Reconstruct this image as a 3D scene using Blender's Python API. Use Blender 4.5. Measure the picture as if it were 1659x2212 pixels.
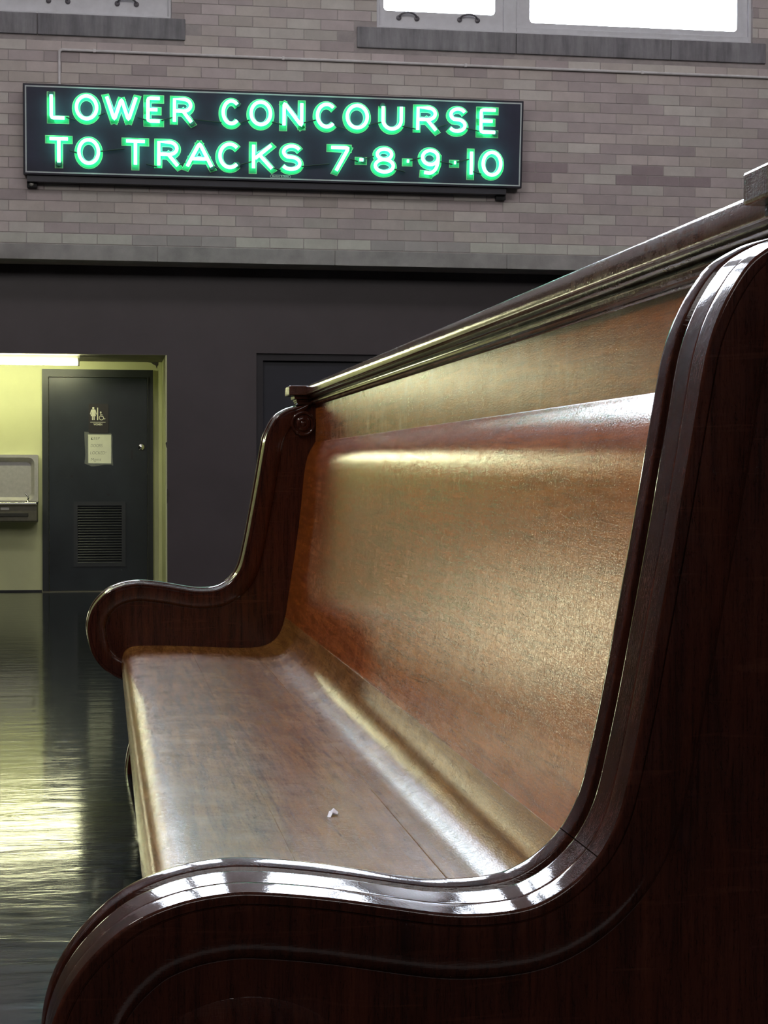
import bpy, bmesh, math, random
from mathutils import Vector, Matrix, noise
random.seed(7)
PI = math.pi
scene = bpy.context.scene
for o in list(bpy.data.objects): bpy.data.objects.remove(o)
COL = scene.collection

# ------------------------------------------------------------------ camera
F_PX = 3750.0; W_PX, H_PX = 1659.0, 2212.0
VPX, VPY, ROLL = 230.0, 1022.0, 0.002          # where the bench direction (+Y) vanishes
yc = Vector(((VPX - W_PX/2)/F_PX, -(VPY - H_PX/2)/F_PX, -1.0)).normalized()
up = Vector((-ROLL, 1, 0)); zc = (up - up.dot(yc)*yc).normalized(); xc = yc.cross(zc)
camd = bpy.data.cameras.new('camera'); cam = bpy.data.objects.new('camera', camd); COL.objects.link(cam)
cam.matrix_world = Matrix.Translation((0, 0, 1.167)) @ Matrix((xc, yc, zc)).to_4x4()
camd.sensor_fit = 'VERTICAL'; camd.sensor_height = 36.0; camd.lens = 36.0*F_PX/H_PX
camd.clip_start = 0.05; camd.clip_end = 200
camd.dof.use_dof = False
scene.camera = cam

# ------------------------------------------------------------------ world, lights, exposure
scene.view_settings.view_transform = 'Standard'; scene.view_settings.look = 'None'
scene.view_settings.gamma = 1.0; scene.view_settings.use_curve_mapping = False
scene.view_settings.exposure = 0.0
world = bpy.data.worlds.new('world'); scene.world = world; world.use_nodes = True
SKY_STRENGTH = 36.0
bg = world.node_tree.nodes['Background']
bg.inputs[0].default_value = (0.80, 0.88, 1.0, 1); bg.inputs[1].default_value = SKY_STRENGTH

def area_light(name, loc, target, sx, sy, watts, col):
    l = bpy.data.lights.new(name, 'AREA'); l.shape = 'RECTANGLE'; l.size = sx; l.size_y = sy
    l.energy = watts; l.color = col
    o = bpy.data.objects.new(name, l); COL.objects.link(o)
    o.location = loc
    o.rotation_euler = (Vector(target) - Vector(loc)).to_track_quat('-Z', 'Y').to_euler()
    return o
# added fill lights inside the hall, standing in for daylight from unseen sides
area_light('fill_rear', (2.0, -10.8, 8.4), (2.0, 16, 4.0), 18.0, 3.6, 640, (1.0, 0.95, 0.93))  # added frontal light for the brick; the rear wall has no windows
area_light('fill_ceiling', (3.0, 7.0, 10.3), (3.0, 16.2, 4.6), 14.0, 2.5, 400, (1.0, 0.95, 0.94))  # added to brighten the upper brick; the ceiling has no opening

area_light('fill_left', (-4.2, 3.2, 6.8), (1.0, 3.4, 0.8), 5.0, 1.0, 330, (1.0, 0.95, 0.88))  # added for warm diffuse light on the bench
area_light('backrest_patch_fill', (-3.36, 16.32, 0.72), (-3.36 + 2.6, 4, 0.9), 0.50, 0.75, 20.0, (1.0, 0.97, 0.62))  # added light of no known source, placed for a bright reflection on the backrest
# ------------------------------------------------------------------ materials
def new_mat(name):
    m = bpy.data.materials.new(name); m.use_nodes = True
    nt = m.node_tree; b = nt.nodes['Principled BSDF']
    return m, nt, b
def N(nt, t, **k):
    n = nt.nodes.new(t)
    for a, v in k.items(): setattr(n, a, v)
    return n
def coords(nt, scale=(1, 1, 1), src='Object', rot=(0, 0, 0)):
    tc = N(nt, 'ShaderNodeTexCoord'); mp = N(nt, 'ShaderNodeMapping')
    mp.inputs['Scale'].default_value = scale; mp.inputs['Rotation'].default_value = rot
    nt.links.new(tc.outputs[src], mp.inputs['Vector']); return mp.outputs[0]
def noise_tex(nt, vec, scale, detail=3, rough=0.55, dist=0):
    n = N(nt, 'ShaderNodeTexNoise'); n.inputs['Scale'].default_value = scale
    n.inputs['Detail'].default_value = detail; n.inputs['Roughness'].default_value = rough
    n.inputs['Distortion'].default_value = dist
    nt.links.new(vec, n.inputs['Vector']); return n.outputs[0]
def ramp(nt, fac, stops):
    r = N(nt, 'ShaderNodeValToRGB'); e = r.color_ramp.elements
    while len(e) < len(stops): e.new(0.5)
    for el, (p, c) in zip(e, stops):
        el.position = p; el.color = (*c, 1) if len(c) == 3 else c
    nt.links.new(fac, r.inputs[0]); return r.outputs[0]
def mixc(nt, fac, a, b, mode='MIX'):
    m = N(nt, 'ShaderNodeMix', data_type='RGBA', blend_type=mode)
    for sock, v in ((m.inputs[0], fac), (m.inputs[6], a), (m.inputs[7], b)):
        if hasattr(v, 'links'): nt.links.new(v, sock)
        else: sock.default_value = v if not isinstance(v, tuple) else (*v, 1)
    return m.outputs[2]
def bump(nt, b, h, strength, dist, prev=None):
    n = N(nt, 'ShaderNodeBump'); n.inputs['Strength'].default_value = strength
    n.inputs['Distance'].default_value = dist
    nt.links.new(h, n.inputs['Height'])
    if prev is not None: nt.links.new(prev, n.inputs['Normal'])
    nt.links.new(n.outputs[0], b.inputs['Normal']); return n.outputs[0]
def plain(name, col, rough=0.5, metal=0.0, var=0.0, vscale=6, bstr=0.0, bscale=80, coat=0.0):
    m, nt, b = new_mat(name)
    b.inputs['Roughness'].default_value = rough; b.inputs['Metallic'].default_value = metal
    b.inputs['Coat Weight'].default_value = coat
    v = coords(nt)
    n = noise_tex(nt, v, vscale, 4)
    c = ramp(nt, n, [(0.3, tuple(x*(1 - var) for x in col)), (0.7, tuple(min(1, x*(1 + var)) for x in col))])
    nt.links.new(c, b.inputs['Base Color'])
    if bstr: bump(nt, b, noise_tex(nt, v, bscale, 3), bstr, 0.002)
    return m
def emissive(name, col, strength):
    m, nt, b = new_mat(name)
    b.inputs['Base Color'].default_value = (*col, 1)
    b.inputs['Emission Color'].default_value = (*col, 1); b.inputs['Emission Strength'].default_value = strength
    return m
def wood(name, dark, light, grain='Y', rough=0.3, coat=0.5, coat_rough=0.12, pore=0.35, wave=0.25, stain=0.5, spec=0.3, film_str=0.3, fleck=0.0, fine_dark=0.60, crack=0.6, crack_film=0.0):
    """varnished oak: grain direction, worn patches, pores and brushed varnish"""
    m, nt, b = new_mat(name)
    s = {'Y': (14, 0.9, 14), 'Z': (14, 14, 0.9), 'X': (0.9, 14, 14)}[grain]
    v = coords(nt, s); vo = coords(nt)
    g = noise_tex(nt, v, 3.2, 6, 0.62, 0.6)
    base = ramp(nt, g, [(0.28, dark), (0.50, tuple((a + c)/2 for a, c in zip(dark, light))), (0.74, light)])
    fine = noise_tex(nt, coords(nt, tuple(x*6 if x > 5 else x*4 for x in s)), 3.0, 3, 0.7)
    fl = ramp(nt, fine, [(0.30, (fine_dark, fine_dark*.9, fine_dark*.85)), (0.52, (1, 1, 1))])
    c = mixc(nt, 0.65, base, fl, 'MULTIPLY')
    st = ramp(nt, noise_tex(nt, vo, 3.1, 5, 0.6, 0.4), [(0.32, (0.74, 0.68, 0.64)), (0.64, (1.08, 1.04, 1.0))])
    c = mixc(nt, stain, c, st, 'MULTIPLY')
    if fleck:       # pale medullary rays crossing the grain on quarter-sawn oak
        fv = coords(nt, (5, 26, 70), rot=(0, math.radians(24), 0))
        fm = ramp(nt, noise_tex(nt, fv, 1.0, 3, 0.55, 0.8), [(0.60, (0, 0, 0)), (0.70, (fleck,)*3)])
        c = mixc(nt, fm, c, tuple(min(1, x*k) for x, k in zip(light, (2.2, 3.0, 3.6))))
    nt.links.new(c, b.inputs['Base Color'])
    rr = ramp(nt, noise_tex(nt, vo, 9, 5, 0.7), [(0.3, (rough*0.75,)*3), (0.7, (min(1, rough*1.35),)*3)])
    nt.links.new(rr, b.inputs['Roughness'])
    b.inputs['Coat Weight'].default_value = coat; b.inputs['Coat Roughness'].default_value = coat_rough
    b.inputs['Coat IOR'].default_value = 1.5; b.inputs['Specular IOR Level'].default_value = spec
    # short dark pores and hairline cracks running with the grain
    k1 = {'Y': (230, 48, 230), 'Z': (230, 230, 34), 'X': (48, 230, 230)}[grain]
    cr = ramp(nt, noise_tex(nt, coords(nt, k1), 1.0, 2, 0.5, 0.6), [(0.455, (1, 1, 1)), (0.485, (0.42, 0.38, 0.36)), (0.515, (1, 1, 1))])
    c = mixc(nt, crack, c, cr, 'MULTIPLY'); nt.links.new(c, b.inputs['Base Color'])
    # fine pores along the grain + crackled varnish across it
    ps = {'Y': (360, 90, 360), 'Z': (360, 360, 60), 'X': (60, 360, 360)}[grain]
    p1 = noise_tex(nt, coords(nt, ps), 1.0, 3, 0.6)
    b1 = bump(nt, b, p1, pore, 0.0012)
    cs = {'Y': (60, 420, 60), 'Z': (60, 60, 420), 'X': (420, 60, 60)}[grain]
    p2 = noise_tex(nt, coords(nt, cs), 1.0, 2, 0.6, 0.8)
    b2 = bump(nt, b, p2, pore*0.7, 0.0010, b1)
    p3 = noise_tex(nt, vo, 11, 3, 0.5, 0.3)
    b3 = bump(nt, b, p3, wave, 0.006, b2)
    # the varnish film follows the wood only loosely
    def film(h, st, d, prev=None):
        n = N(nt, 'ShaderNodeBump'); n.inputs['Strength'].default_value = st; n.inputs['Distance'].default_value = d
        nt.links.new(h, n.inputs['Height'])
        if prev is not None: nt.links.new(prev, n.inputs['Normal'])
        return n.outputs[0]
    f2 = film(cr, crack_film, 0.0004, film(p2, film_str, 0.0006, film(p1, film_str, 0.0006))); f3 = film(p3, wave, 0.003, f2)
    nt.links.new(f3, b.inputs['Coat Normal'])
    return m

M = {}
M['seat_wood'] = wood('oak_seat', (0.15, 0.058, 0.012), (0.34, 0.155, 0.032), 'Y', 0.45, 0.9, 0.11, 0.6, 0.08, 0.5, 0.08, 0.45, crack_film=0.10)
M['back_wood'] = wood('oak_back', (0.23, 0.052, 0.006), (0.45, 0.118, 0.013), 'Y', 0.5, 1.0, 0.075, 0.5, 0.08, 0.35, 0.05, 0.36, crack_film=0.12)
M['rail_wood'] = wood('oak_rail', (0.03, 0.009, 0.005), (0.095, 0.030, 0.014), 'Y', 0.5, 1.0, 0.06, 0.4, 0.08, 0.5, 0.1, 0.22)
M['end_wood'] = wood('oak_end_panel', (0.018, 0.0048, 0.0030), (0.066, 0.0165, 0.0080), 'Z', 0.55, 1.0, 0.06, 0.5, 0.04, 0.5, 0.04, 0.10, 0.14, 0.35)
M['block_wood'] = wood('oak_block', (0.03, 0.012, 0.009), (0.09, 0.035, 0.022), 'Y', 0.5, 0.9, 0.10, 0.6, 0.15, 0.5, 0.12, 0.5)

def brick_mat():
    m, nt, b = new_mat('glazed_buff_brick')
    at = N(nt, 'ShaderNodeAttribute'); at.attribute_name = 'brick_colour'
    v = coords(nt)
    n = ramp(nt, noise_tex(nt, v, 7, 5, 0.7), [(0.3, (0.86,)*3), (0.7, (1.1,)*3)])
    c = mixc(nt, 0.7, at.outputs['Color'], n, 'MULTIPLY')
    nt.links.new(c, b.inputs['Base Color']); b.inputs['Roughness'].default_value = 0.5
    bump(nt, b, noise_tex(nt, v, 120, 3), 0.25, 0.001)
    return m
M['brick'] = brick_mat()
M['mortar'] = plain('mortar', (0.42, 0.375, 0.37), 0.8, var=0.15, vscale=10)
def stone_mat():
    m, nt, b = new_mat('grey_stone')
    v = coords(nt, (6, 6, 0.8)); v2 = coords(nt)
    a = ramp(nt, noise_tex(nt, v, 2.0, 5, 0.65), [(0.3, (0.18, 0.17, 0.19)), (0.72, (0.36, 0.35, 0.37))])
    c = mixc(nt, 0.5, a, ramp(nt, noise_tex(nt, v2, 9, 5, 0.7), [(0.3, (0.75,)*3), (0.7, (1.1,)*3)]), 'MULTIPLY')
    nt.links.new(c, b.inputs['Base Color']); b.inputs['Roughness'].default_value = 0.7
    bump(nt, b, noise_tex(nt, v2, 60, 4), 0.3, 0.002)
    return m
M['stone'] = stone_mat()
M['band_stone'] = plain('band_stone', (0.36, 0.345, 0.335), 0.75, var=0.22, vscale=5, bstr=0.3)
M['dark_paint'] = plain('dark_purple_grey_paint', (0.066, 0.052, 0.058), 0.42, var=0.10, vscale=2.2, bstr=0.15, bscale=40)
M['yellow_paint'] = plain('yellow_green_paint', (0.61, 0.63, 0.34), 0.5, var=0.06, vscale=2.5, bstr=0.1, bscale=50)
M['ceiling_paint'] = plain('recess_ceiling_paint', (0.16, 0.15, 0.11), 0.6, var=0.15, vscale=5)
M['peeled'] = plain('peeled_paint', (0.055, 0.048, 0.042), 0.7, var=0.2, vscale=20)
M['door_paint'] = plain('blue_black_door_paint', (0.018, 0.023, 0.028), 0.33, var=0.25, vscale=3.0, bstr=0.15, bscale=60)
M['door_frame_paint'] = plain('door_frame_paint', (0.024, 0.028, 0.029), 0.4, var=0.12, vscale=6)
M['navy_paint'] = plain('navy_black_paint', (0.012, 0.013, 0.024), 0.45, var=0.1)
M['navy_frame'] = plain('black_frame_paint', (0.017, 0.014, 0.019), 0.5, var=0.1)
M['louvre'] = plain('black_louvre_paint', (0.03, 0.033, 0.038), 0.35, var=0.1)
M['window_paint'] = plain('window_frame_paint', (0.72, 0.72, 0.76), 0.45, var=0.06, vscale=12)
M['bronze'] = plain('dull_bronze', (0.16, 0.15, 0.17), 0.45, 0.3, var=0.15, vscale=40)
M['conduit'] = plain('painted_conduit', (0.80, 0.77, 0.78), 0.45, var=0.08, vscale=15)
M['steel'] = plain('brushed_steel', (0.46, 0.45, 0.42), 0.35, 0.45, var=0.08, vscale=30, bstr=0.1, bscale=200)
M['steel_dark'] = plain('satin_steel_front', (0.20, 0.19, 0.14), 0.42, 0.6, var=0.1, vscale=20)
M['rubber'] = plain('black_push_bar', (0.02, 0.019, 0.014), 0.45, var=0.1)
M['chrome'] = plain('chrome', (0.72, 0.72, 0.66), 0.12, 1.0, var=0.03)
M['black'] = plain('flat_black', (0.014, 0.014, 0.018), 0.6, var=0.1)
M['seam'] = plain('dark_seam', (0.006, 0.004, 0.003), 1.0); M['seam'].node_tree.nodes['Principled BSDF'].inputs['Specular IOR Level'].default_value = 0.0
M['sign_face'] = plain('sign_face_black_enamel', (0.032, 0.031, 0.066), 0.6, var=0.2, vscale=3)
M['sign_body'] = plain('sign_case_black', (0.020, 0.019, 0.032), 0.45, var=0.15)
M['sign_line'] = plain('sign_border_white', (0.62, 0.64, 0.66), 0.5, var=0.05)
M['letter_paint'] = plain('letter_green_enamel', (0.05, 0.62, 0.26), 0.35, var=0.18, vscale=14)
M['letter_edge'] = plain('letter_pale_outline', (0.42, 0.85, 0.42), 0.4, var=0.1, vscale=20)
M['neon'] = emissive('green_neon_glow', (0.20, 1.0, 0.68), 6.0)
M['wire'] = plain('blacked_out_tube', (0.03, 0.05, 0.045), 0.4, var=0.1)
M['glass_tube'] = plain('dark_glass_cup', (0.06, 0.16, 0.13), 0.2, var=0.1)
M['fluor'] = emissive('fluorescent_tube_glow', (1.0, 1.0, 0.62), 56.0)
M['fixture'] = plain('fixture_enamel', (0.62, 0.62, 0.50), 0.4, var=0.05)
M['paper'] = plain('taped_paper', (0.74, 0.76, 0.60), 0.6, var=0.04, vscale=12)
M['ink'] = plain('pencil_grey_ink', (0.16, 0.17, 0.13), 0.7, var=0.1)
M['plaque'] = plain('brown_black_plaque', (0.022, 0.018, 0.018), 0.45, var=0.1)
M['pictogram'] = plain('pictogram_cream', (0.80, 0.80, 0.62), 0.5, var=0.04)
M['scrap'] = plain('white_paper_scrap', (0.85, 0.83, 0.90), 0.6, var=0.05)
M['lower_wall'] = plain('dark_lower_wall', (0.020, 0.014, 0.012), 0.7, var=0.1)  # unseen lower hall walls, made dark to keep the bench reflections dark
M['hall_wall'] = plain('hall_plaster', (0.12, 0.11, 0.105), 0.8, var=0.08, vscale=1.0)
M['hall_ceiling'] = plain('hall_ceiling_plaster', (0.30, 0.29, 0.29), 0.8, var=0.06, vscale=1.0)
def tape_mat():
    m, nt, b = new_mat('clear_tape')
    b.inputs['Base Color'].default_value = (0.30, 0.32, 0.30, 1); b.inputs['Roughness'].default_value = 0.25
    b.inputs['Alpha'].default_value = 0.35
    return m
M['tape'] = tape_mat()
def glass_mat():
    m, nt, b = new_mat('window_pane_glass')
    out = nt.nodes['Material Output']
    t = N(nt, 'ShaderNodeBsdfTransparent'); g = N(nt, 'ShaderNodeBsdfGlossy'); g.inputs['Roughness'].default_value = 0.05
    fr = N(nt, 'ShaderNodeFresnel'); fr.inputs[0].default_value = 1.45
    mx = N(nt, 'ShaderNodeMixShader'); nt.links.new(fr.outputs[0], mx.inputs[0])
    nt.links.new(t.outputs[0], mx.inputs[1]); nt.links.new(g.outputs[0], mx.inputs[2])
    nt.links.new(mx.outputs[0], out.inputs['Surface']); return m
M['glass'] = glass_mat()
def floor_mat():
    m, nt, b = new_mat('polished_dark_floor')
    v = coords(nt); vs = coords(nt, (1.0, 3.2, 1.0))
    c = ramp(nt, noise_tex(nt, vs, 3.5, 6, 0.65), [(0.3, (0.004, 0.006, 0.007)), (0.7, (0.012, 0.018, 0.020))])
    c2 = ramp(nt, noise_tex(nt, coords(nt, (3, 60, 1)), 1.6, 4, 0.7), [(0.62, (0, 0, 0)), (0.80, (0.004, 0.005, 0.005))])
    c3 = mixc(nt, 1.0, c, c2, 'ADD')
    nt.links.new(c3, b.inputs['Base Color'])
    rr = ramp(nt, noise_tex(nt, vs, 5, 6, 0.75), [(0.3, (0.07,)*3), (0.72, (0.14,)*3)])
    b.inputs['Roughness'].default_value = 0.36; b.inputs['IOR'].default_value = 1.5; b.inputs['Specular IOR Level'].default_value = 0.0
    b.inputs['Coat Weight'].default_value = 0.85; nt.links.new(rr, b.inputs['Coat Roughness'])
    b1 = bump(nt, b, noise_tex(nt, coords(nt, (1.2, 5.0, 1)), 1.6, 4, 0.6, 0.5), 0.09, 0.02)
    b2 = bump(nt, b, noise_tex(nt, coords(nt, (8, 70, 1)), 1.0, 2, 0.5), 0.035, 0.003, b1)
    nt.links.new(b2, b.inputs['Coat Normal'])
    return m
M['floor'] = floor_mat()

# ------------------------------------------------------------------ mesh helpers
class MB:
    def __init__(s): s.v = []; s.f = []; s.mi = []; s.m = 0
    def add(s, vs, fs):
        o = len(s.v); s.v += [tuple(v) for v in vs]
        s.f += [tuple(i + o for i in f) for f in fs]; s.mi += [s.m]*len(fs)
    def box(s, x0, x1, y0, y1, z0, z1):
        s.add([(x0,y0,z0),(x1,y0,z0),(x1,y1,z0),(x0,y1,z0),(x0,y0,z1),(x1,y0,z1),(x1,y1,z1),(x0,y1,z1)],
              [(0,3,2,1),(4,5,6,7),(0,1,5,4),(1,2,6,5),(2,3,7,6),(3,0,4,7)])
    def prism(s, pts, y0, y1):          # closed polygon in XZ, extruded along Y
        n = len(pts)
        s.add([(x, y0, z) for x, z in pts] + [(x, y1, z) for x, z in pts],
              [tuple(range(n)), tuple(range(2*n - 1, n - 1, -1))] +
              [(i, i + n, (i + 1) % n + n, (i + 1) % n) for i in range(n)])
    def prism_x(s, pts, x0, x1):        # polygon in YZ extruded along X
        n = len(pts)
        s.add([(x0, y, z) for y, z in pts] + [(x1, y, z) for y, z in pts],
              [tuple(range(n)), tuple(range(2*n - 1, n - 1, -1))] +
              [(i, i + n, (i + 1) % n + n, (i + 1) % n) for i in range(n)])
    def ring(s, outer, inner, y0, y1):  # two polygons with equal count -> frame with a hole
        n = len(outer); vs = []
        for y in (y0, y1):
            vs += [(x, y, z) for x, z in outer] + [(x, y, z) for x, z in inner]
        fs = []
        for i in range(n):
            j = (i + 1) % n
            fs += [(i, j, n + j, n + i), (2*n + i, 3*n + i, 3*n + j, 2*n + j),
                   (i, 2*n + i, 2*n + j, j), (n + i, n + j, 3*n + j, 3*n + i)]
        s.add(vs, fs)
    def tube(s, pts, r, seg=10, cap=True):
        pts = [Vector(p) for p in pts]; n = len(pts); rings = []
        d0 = (pts[1] - pts[0]).normalized()
        u = d0.orthogonal().normalized()
        for i, p in enumerate(pts):
            a = pts[max(i - 1, 0)]; c = pts[min(i + 1, n - 1)]
            d = (c - a).normalized(); u = (u - u.dot(d)*d)
            u = u.normalized() if u.length > 1e-6 else d.orthogonal().normalized()
            w = d.cross(u)
            rr = r[i] if isinstance(r, (list, tuple)) else r
            rings.append([p + rr*(math.cos(2*PI*k/seg)*u + math.sin(2*PI*k/seg)*w) for k in range(seg)])
        vs = [q for g in rings for q in g]; fs = []
        for i in range(n - 1):
            for k in range(seg):
                k2 = (k + 1) % seg
                fs.append((i*seg + k, i*seg + k2, (i + 1)*seg + k2, (i + 1)*seg + k))
        if cap: fs += [tuple(range(seg - 1, -1, -1)), tuple(range((n - 1)*seg, n*seg))]
        s.add(vs, fs)
    def lathe_y(s, prof, cx, cz, seg=32):   # prof: (radius, y); axis parallel to Y
        vs = []; n = len(prof)
        for r, y in prof:
            vs += [(cx + r*math.cos(2*PI*k/seg), y, cz + r*math.sin(2*PI*k/seg)) for k in range(seg)]
        fs = [(i*seg + k, i*seg + (k + 1) % seg, (i + 1)*seg + (k + 1) % seg, (i + 1)*seg + k)
              for i in range(n - 1) for k in range(seg)]
        fs += [tuple(range(seg)), tuple(range((n - 1)*seg, n*seg))]
        s.add(vs, fs)
    def build(s, name, mats, parent=None, smooth=None, bevel=0.0, bseg=2):
        me = bpy.data.meshes.new(name); me.from_pydata(s.v, [], s.f)
        if not isinstance(mats, (list, tuple)): mats = [mats]
        for m in mats: me.materials.append(m)
        me.polygons.foreach_set('material_index', s.mi)
        bm = bmesh.new(); bm.from_mesh(me)
        bmesh.ops.recalc_face_normals(bm, faces=bm.faces)
        if bevel:
            es = [e for e in bm.edges if len(e.link_faces) == 2 and e.calc_face_angle(0) > 0.6]
            bmesh.ops.bevel(bm, geom=es, offset=bevel, segments=bseg, affect='EDGES', profile=0.5, clamp_overlap=True)
        bm.to_mesh(me); bm.free()
        if smooth:
            me.polygons.foreach_set('use_smooth', [True]*len(me.polygons))
            me.set_sharp_from_angle(angle=math.radians(smooth))
        o = bpy.data.objects.new(name, me); COL.objects.link(o)
        if parent is not None: attach(o, parent)
        return o
BASE = {}
def attach(o, parent):
    o.parent = parent
    base = BASE.get(parent.name, parent.location).copy()
    p = parent.parent
    if p is not None: base = Vector((0, 0, 0))      # sub-parts: the part already sits in place
    o.matrix_parent_inverse = Matrix.Translation(-base)
def thing(name, loc, label, cat, group=None):
    o = bpy.data.objects.new(name, None); COL.objects.link(o); o.location = loc
    o.empty_display_size = 0.1
    return tag(o, label, cat, group)
def tag(o, label, cat, group=None):
    o['label'] = label; o['category'] = cat
    if group: o['group'] = group
    return o
def struct(o): o['kind'] = 'structure'; return o
def rrect(x0, x1, z0, z1, r, n=5):
    p = []
    for cx, cz, a in ((x1 - r, z0 + r, -90), (x1 - r, z1 - r, 0), (x0 + r, z1 - r, 90), (x0 + r, z0 + r, 180)):
        for k in range(n + 1):
            t = math.radians(a + 90*k/n); p.append((cx + r*math.cos(t), cz + r*math.sin(t)))
    return p
def text_mesh(name, body, size, loc, mat, parent=None, extrude=0.001, rot=(PI/2, 0, 0), offset=0.0, fit=None, shear=0.0):
    cu = bpy.data.curves.new(name, 'FONT'); cu.body = body; cu.size = size; cu.extrude = extrude
    cu.align_x = 'CENTER'; cu.align_y = 'CENTER'; cu.offset = offset; cu.shear = shear
    t = bpy.data.objects.new(name, cu); COL.objects.link(t)
    bpy.context.view_layer.update()
    me = bpy.data.meshes.new_from_object(t.evaluated_get(bpy.context.evaluated_depsgraph_get()))
    bpy.data.objects.remove(t); me.name = name
    if fit:
        w = max(v.co.x for v in me.vertices) - min(v.co.x for v in me.vertices)
        for v in me.vertices: v.co.x *= fit/w
    me.transform(Matrix.Translation(loc) @ Matrix.Rotation(rot[0], 4, 'X'))
    me.materials.clear(); me.materials.append(mat)
    o = bpy.data.objects.new(name, me); COL.objects.link(o)
    if parent is not None: attach(o, parent)
    return o

# ------------------------------------------------------------------ the setting
YB, YD, YR = 15.90, 16.35, 17.40         # brick face, dark painted wall, back of the lit recess
XL, XR, YN, ZC = -4.40, 13.0, -11.0, 10.5
JX = 0.557                               # right jamb of the recess
XRL = -2.75                              # left end of the recess
ZO = 2.268                               # ceiling of the recess

m = MB(); m.box(XL - .3, XR + .3, YN - .3, YR + .4, -0.2, 0.0)
struct(m.build('floor', M['floor']))
m = MB(); m.box(XL - .3, XR + .3, YN - .3, YB + .45, ZC, ZC + .2)
struct(m.build('ceiling', M['hall_ceiling']))

# brick wall above the soffit with window openings
WX = [(-3.05, 0.589), (2.467, 6.098), (8.0, 11.6)]
ZS, ZT = 5.275, 9.4
def brick_wall():
    m = MB()
    y0, y1 = YB + 0.004, YD
    m.m = 1
    xs = [XL]
    for a, b in sorted(WX): xs += [a, b]
    xs.append(XR)
    m.box(XL, XR, y0, y1, 3.09, ZS)
    m.box(XL, XR, y0, y1, ZT, ZC)
    for i in range(0, len(xs), 2): m.box(xs[i], xs[i + 1], y0, y1, ZS, ZT)
    m.m = 0
    H, Wd, Z0 = 0.0955, 0.3117, 3.225
    cols = {}
    rows = int((ZC - Z0)/H)
    special = {(7, 4.10): 1, (7, 3.80): 1, (7, 4.42): 0, (8, 3.95): 1, (8, 4.25): 1, (8, 5.05): 1, (7, 4.90): 1, (7, 5.20): 1, (7, 5.50): 1}
    pal = [(0.47, 0.4, 0.369), (0.43, 0.36, 0.345), (0.45, 0.392, 0.349), (0.49, 0.444, 0.398), (0.4, 0.332, 0.32)]
    for r in range(rows):
        z0 = Z0 + r*H + 0.003; z1 = Z0 + (r + 1)*H - 0.003
        ph = (4.752 % Wd) - Wd + (0 if r % 2 else Wd/2)
        c = int((XL - ph)/Wd) - 1
        while True:
            x0 = ph + c*Wd + 0.003; x1 = x0 + Wd - 0.006; c += 1
            if x0 > XR: break
            if x1 < XL: continue
            cx = (x0 + x1)/2; cz = (z0 + z1)/2
            if cz > ZS - 0.20 and cz < ZT + 0.03 and any(a - 0.10 < x1 and x0 < b + 0.10 for a, b in WX):
                if cz < ZS + 0.02: continue
                hit = [(a, b) for a, b in WX if a < x1 and x0 < b]
                if hit:
                    a, b = hit[0]
                    if x0 < a: x1 = min(x1, a)
                    elif x1 > b: x0 = max(x0, b)
                    else: continue
                    if x1 - x0 < 0.02: continue
            rnd = random.random()
            col = random.choice(pal)
            k = random.uniform(1.20, 1.38)
            if rnd < 0.10: k *= 0.86
            elif rnd < 0.24: k *= 1.08
            elif rnd < 0.30: k *= 0.93
            for (rr, xx), v in special.items():
                if rr == r and abs(cx - xx) < Wd/2: col = (0.30, 0.235, 0.235) if v else pal[0]; k = 1.25
            if r == 0: col = (0.47, 0.45, 0.39) if random.random() < .5 else (0.36, 0.33, 0.31)
            n0 = len(m.f)
            m.add([(x0, y0, z0), (x1, y0, z0), (x1, y0, z1), (x0, y0, z1),
                   (x0 + .002, YB, z0 + .002), (x1 - .002, YB, z0 + .002), (x1 - .002, YB, z1 - .002), (x0 + .002, YB, z1 - .002)],
                  [(4, 5, 6, 7), (0, 1, 5, 4), (1, 2, 6, 5), (2, 3, 7, 6), (3, 0, 4, 7)])
            for q in range(n0, len(m.f)): cols[q] = tuple(min(1, a*k*w) for a, w in zip(col, (0.98, 1.0, 1.04)))
    me = bpy.data.meshes.new('wall_far_upper'); me.from_pydata(m.v, [], m.f)
    me.materials.append(M['brick']); me.materials.append(M['mortar'])
    me.polygons.foreach_set('material_index', m.mi)
    ca = me.color_attributes.new('brick_colour', 'FLOAT_COLOR', 'CORNER')
    for p in me.polygons:
        c = cols.get(p.index, (0.15, 0.13, 0.13))
        for li in p.loop_indices: ca.data[li].color = (*c, 1)
    o = bpy.data.objects.new('wall_far_upper', me); COL.objects.link(o)
    return struct(o)
brick_wall()
m = MB()
x = XL
while x < XR:                               # stone band, long blocks
    L = 1.62; m.box(x + .002, min(x + L, XR) - .002, YB - .006, YB + .20, 3.082, 3.219); x += L
struct(m.build('trim_1', M['band_stone'], bevel=0.004))
m = MB(); m.box(XL, XR, YB + .02, YD + .3, 3.095, 3.12); struct(m.build('soffit', M['dark_paint'])).name = 'trim_2'

# dark painted wall below the band, with the opening of the recess and the dark double door
D2X0, D2X1, D2Z = 1.396, 3.40, 2.297
m = MB()
m.box(XL, XRL, YD, YR + .2, 0, 3.1)
m.box(XRL, D2X1, YD, YR + .2, D2Z, 3.1)
m.box(XRL, JX + .004, YD, YR + .2, ZO + .004, D2Z)
m.box(JX + .004, D2X0, YD, YR + .2, 0, D2Z)
m.box(D2X1, XR, YD, YR + .2, 0, 3.1)
m.box(D2X0, D2X1, YD + .25, YR + .2, 0, D2Z)
struct(m.build('wall_far_lower', M['dark_paint']))
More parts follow.
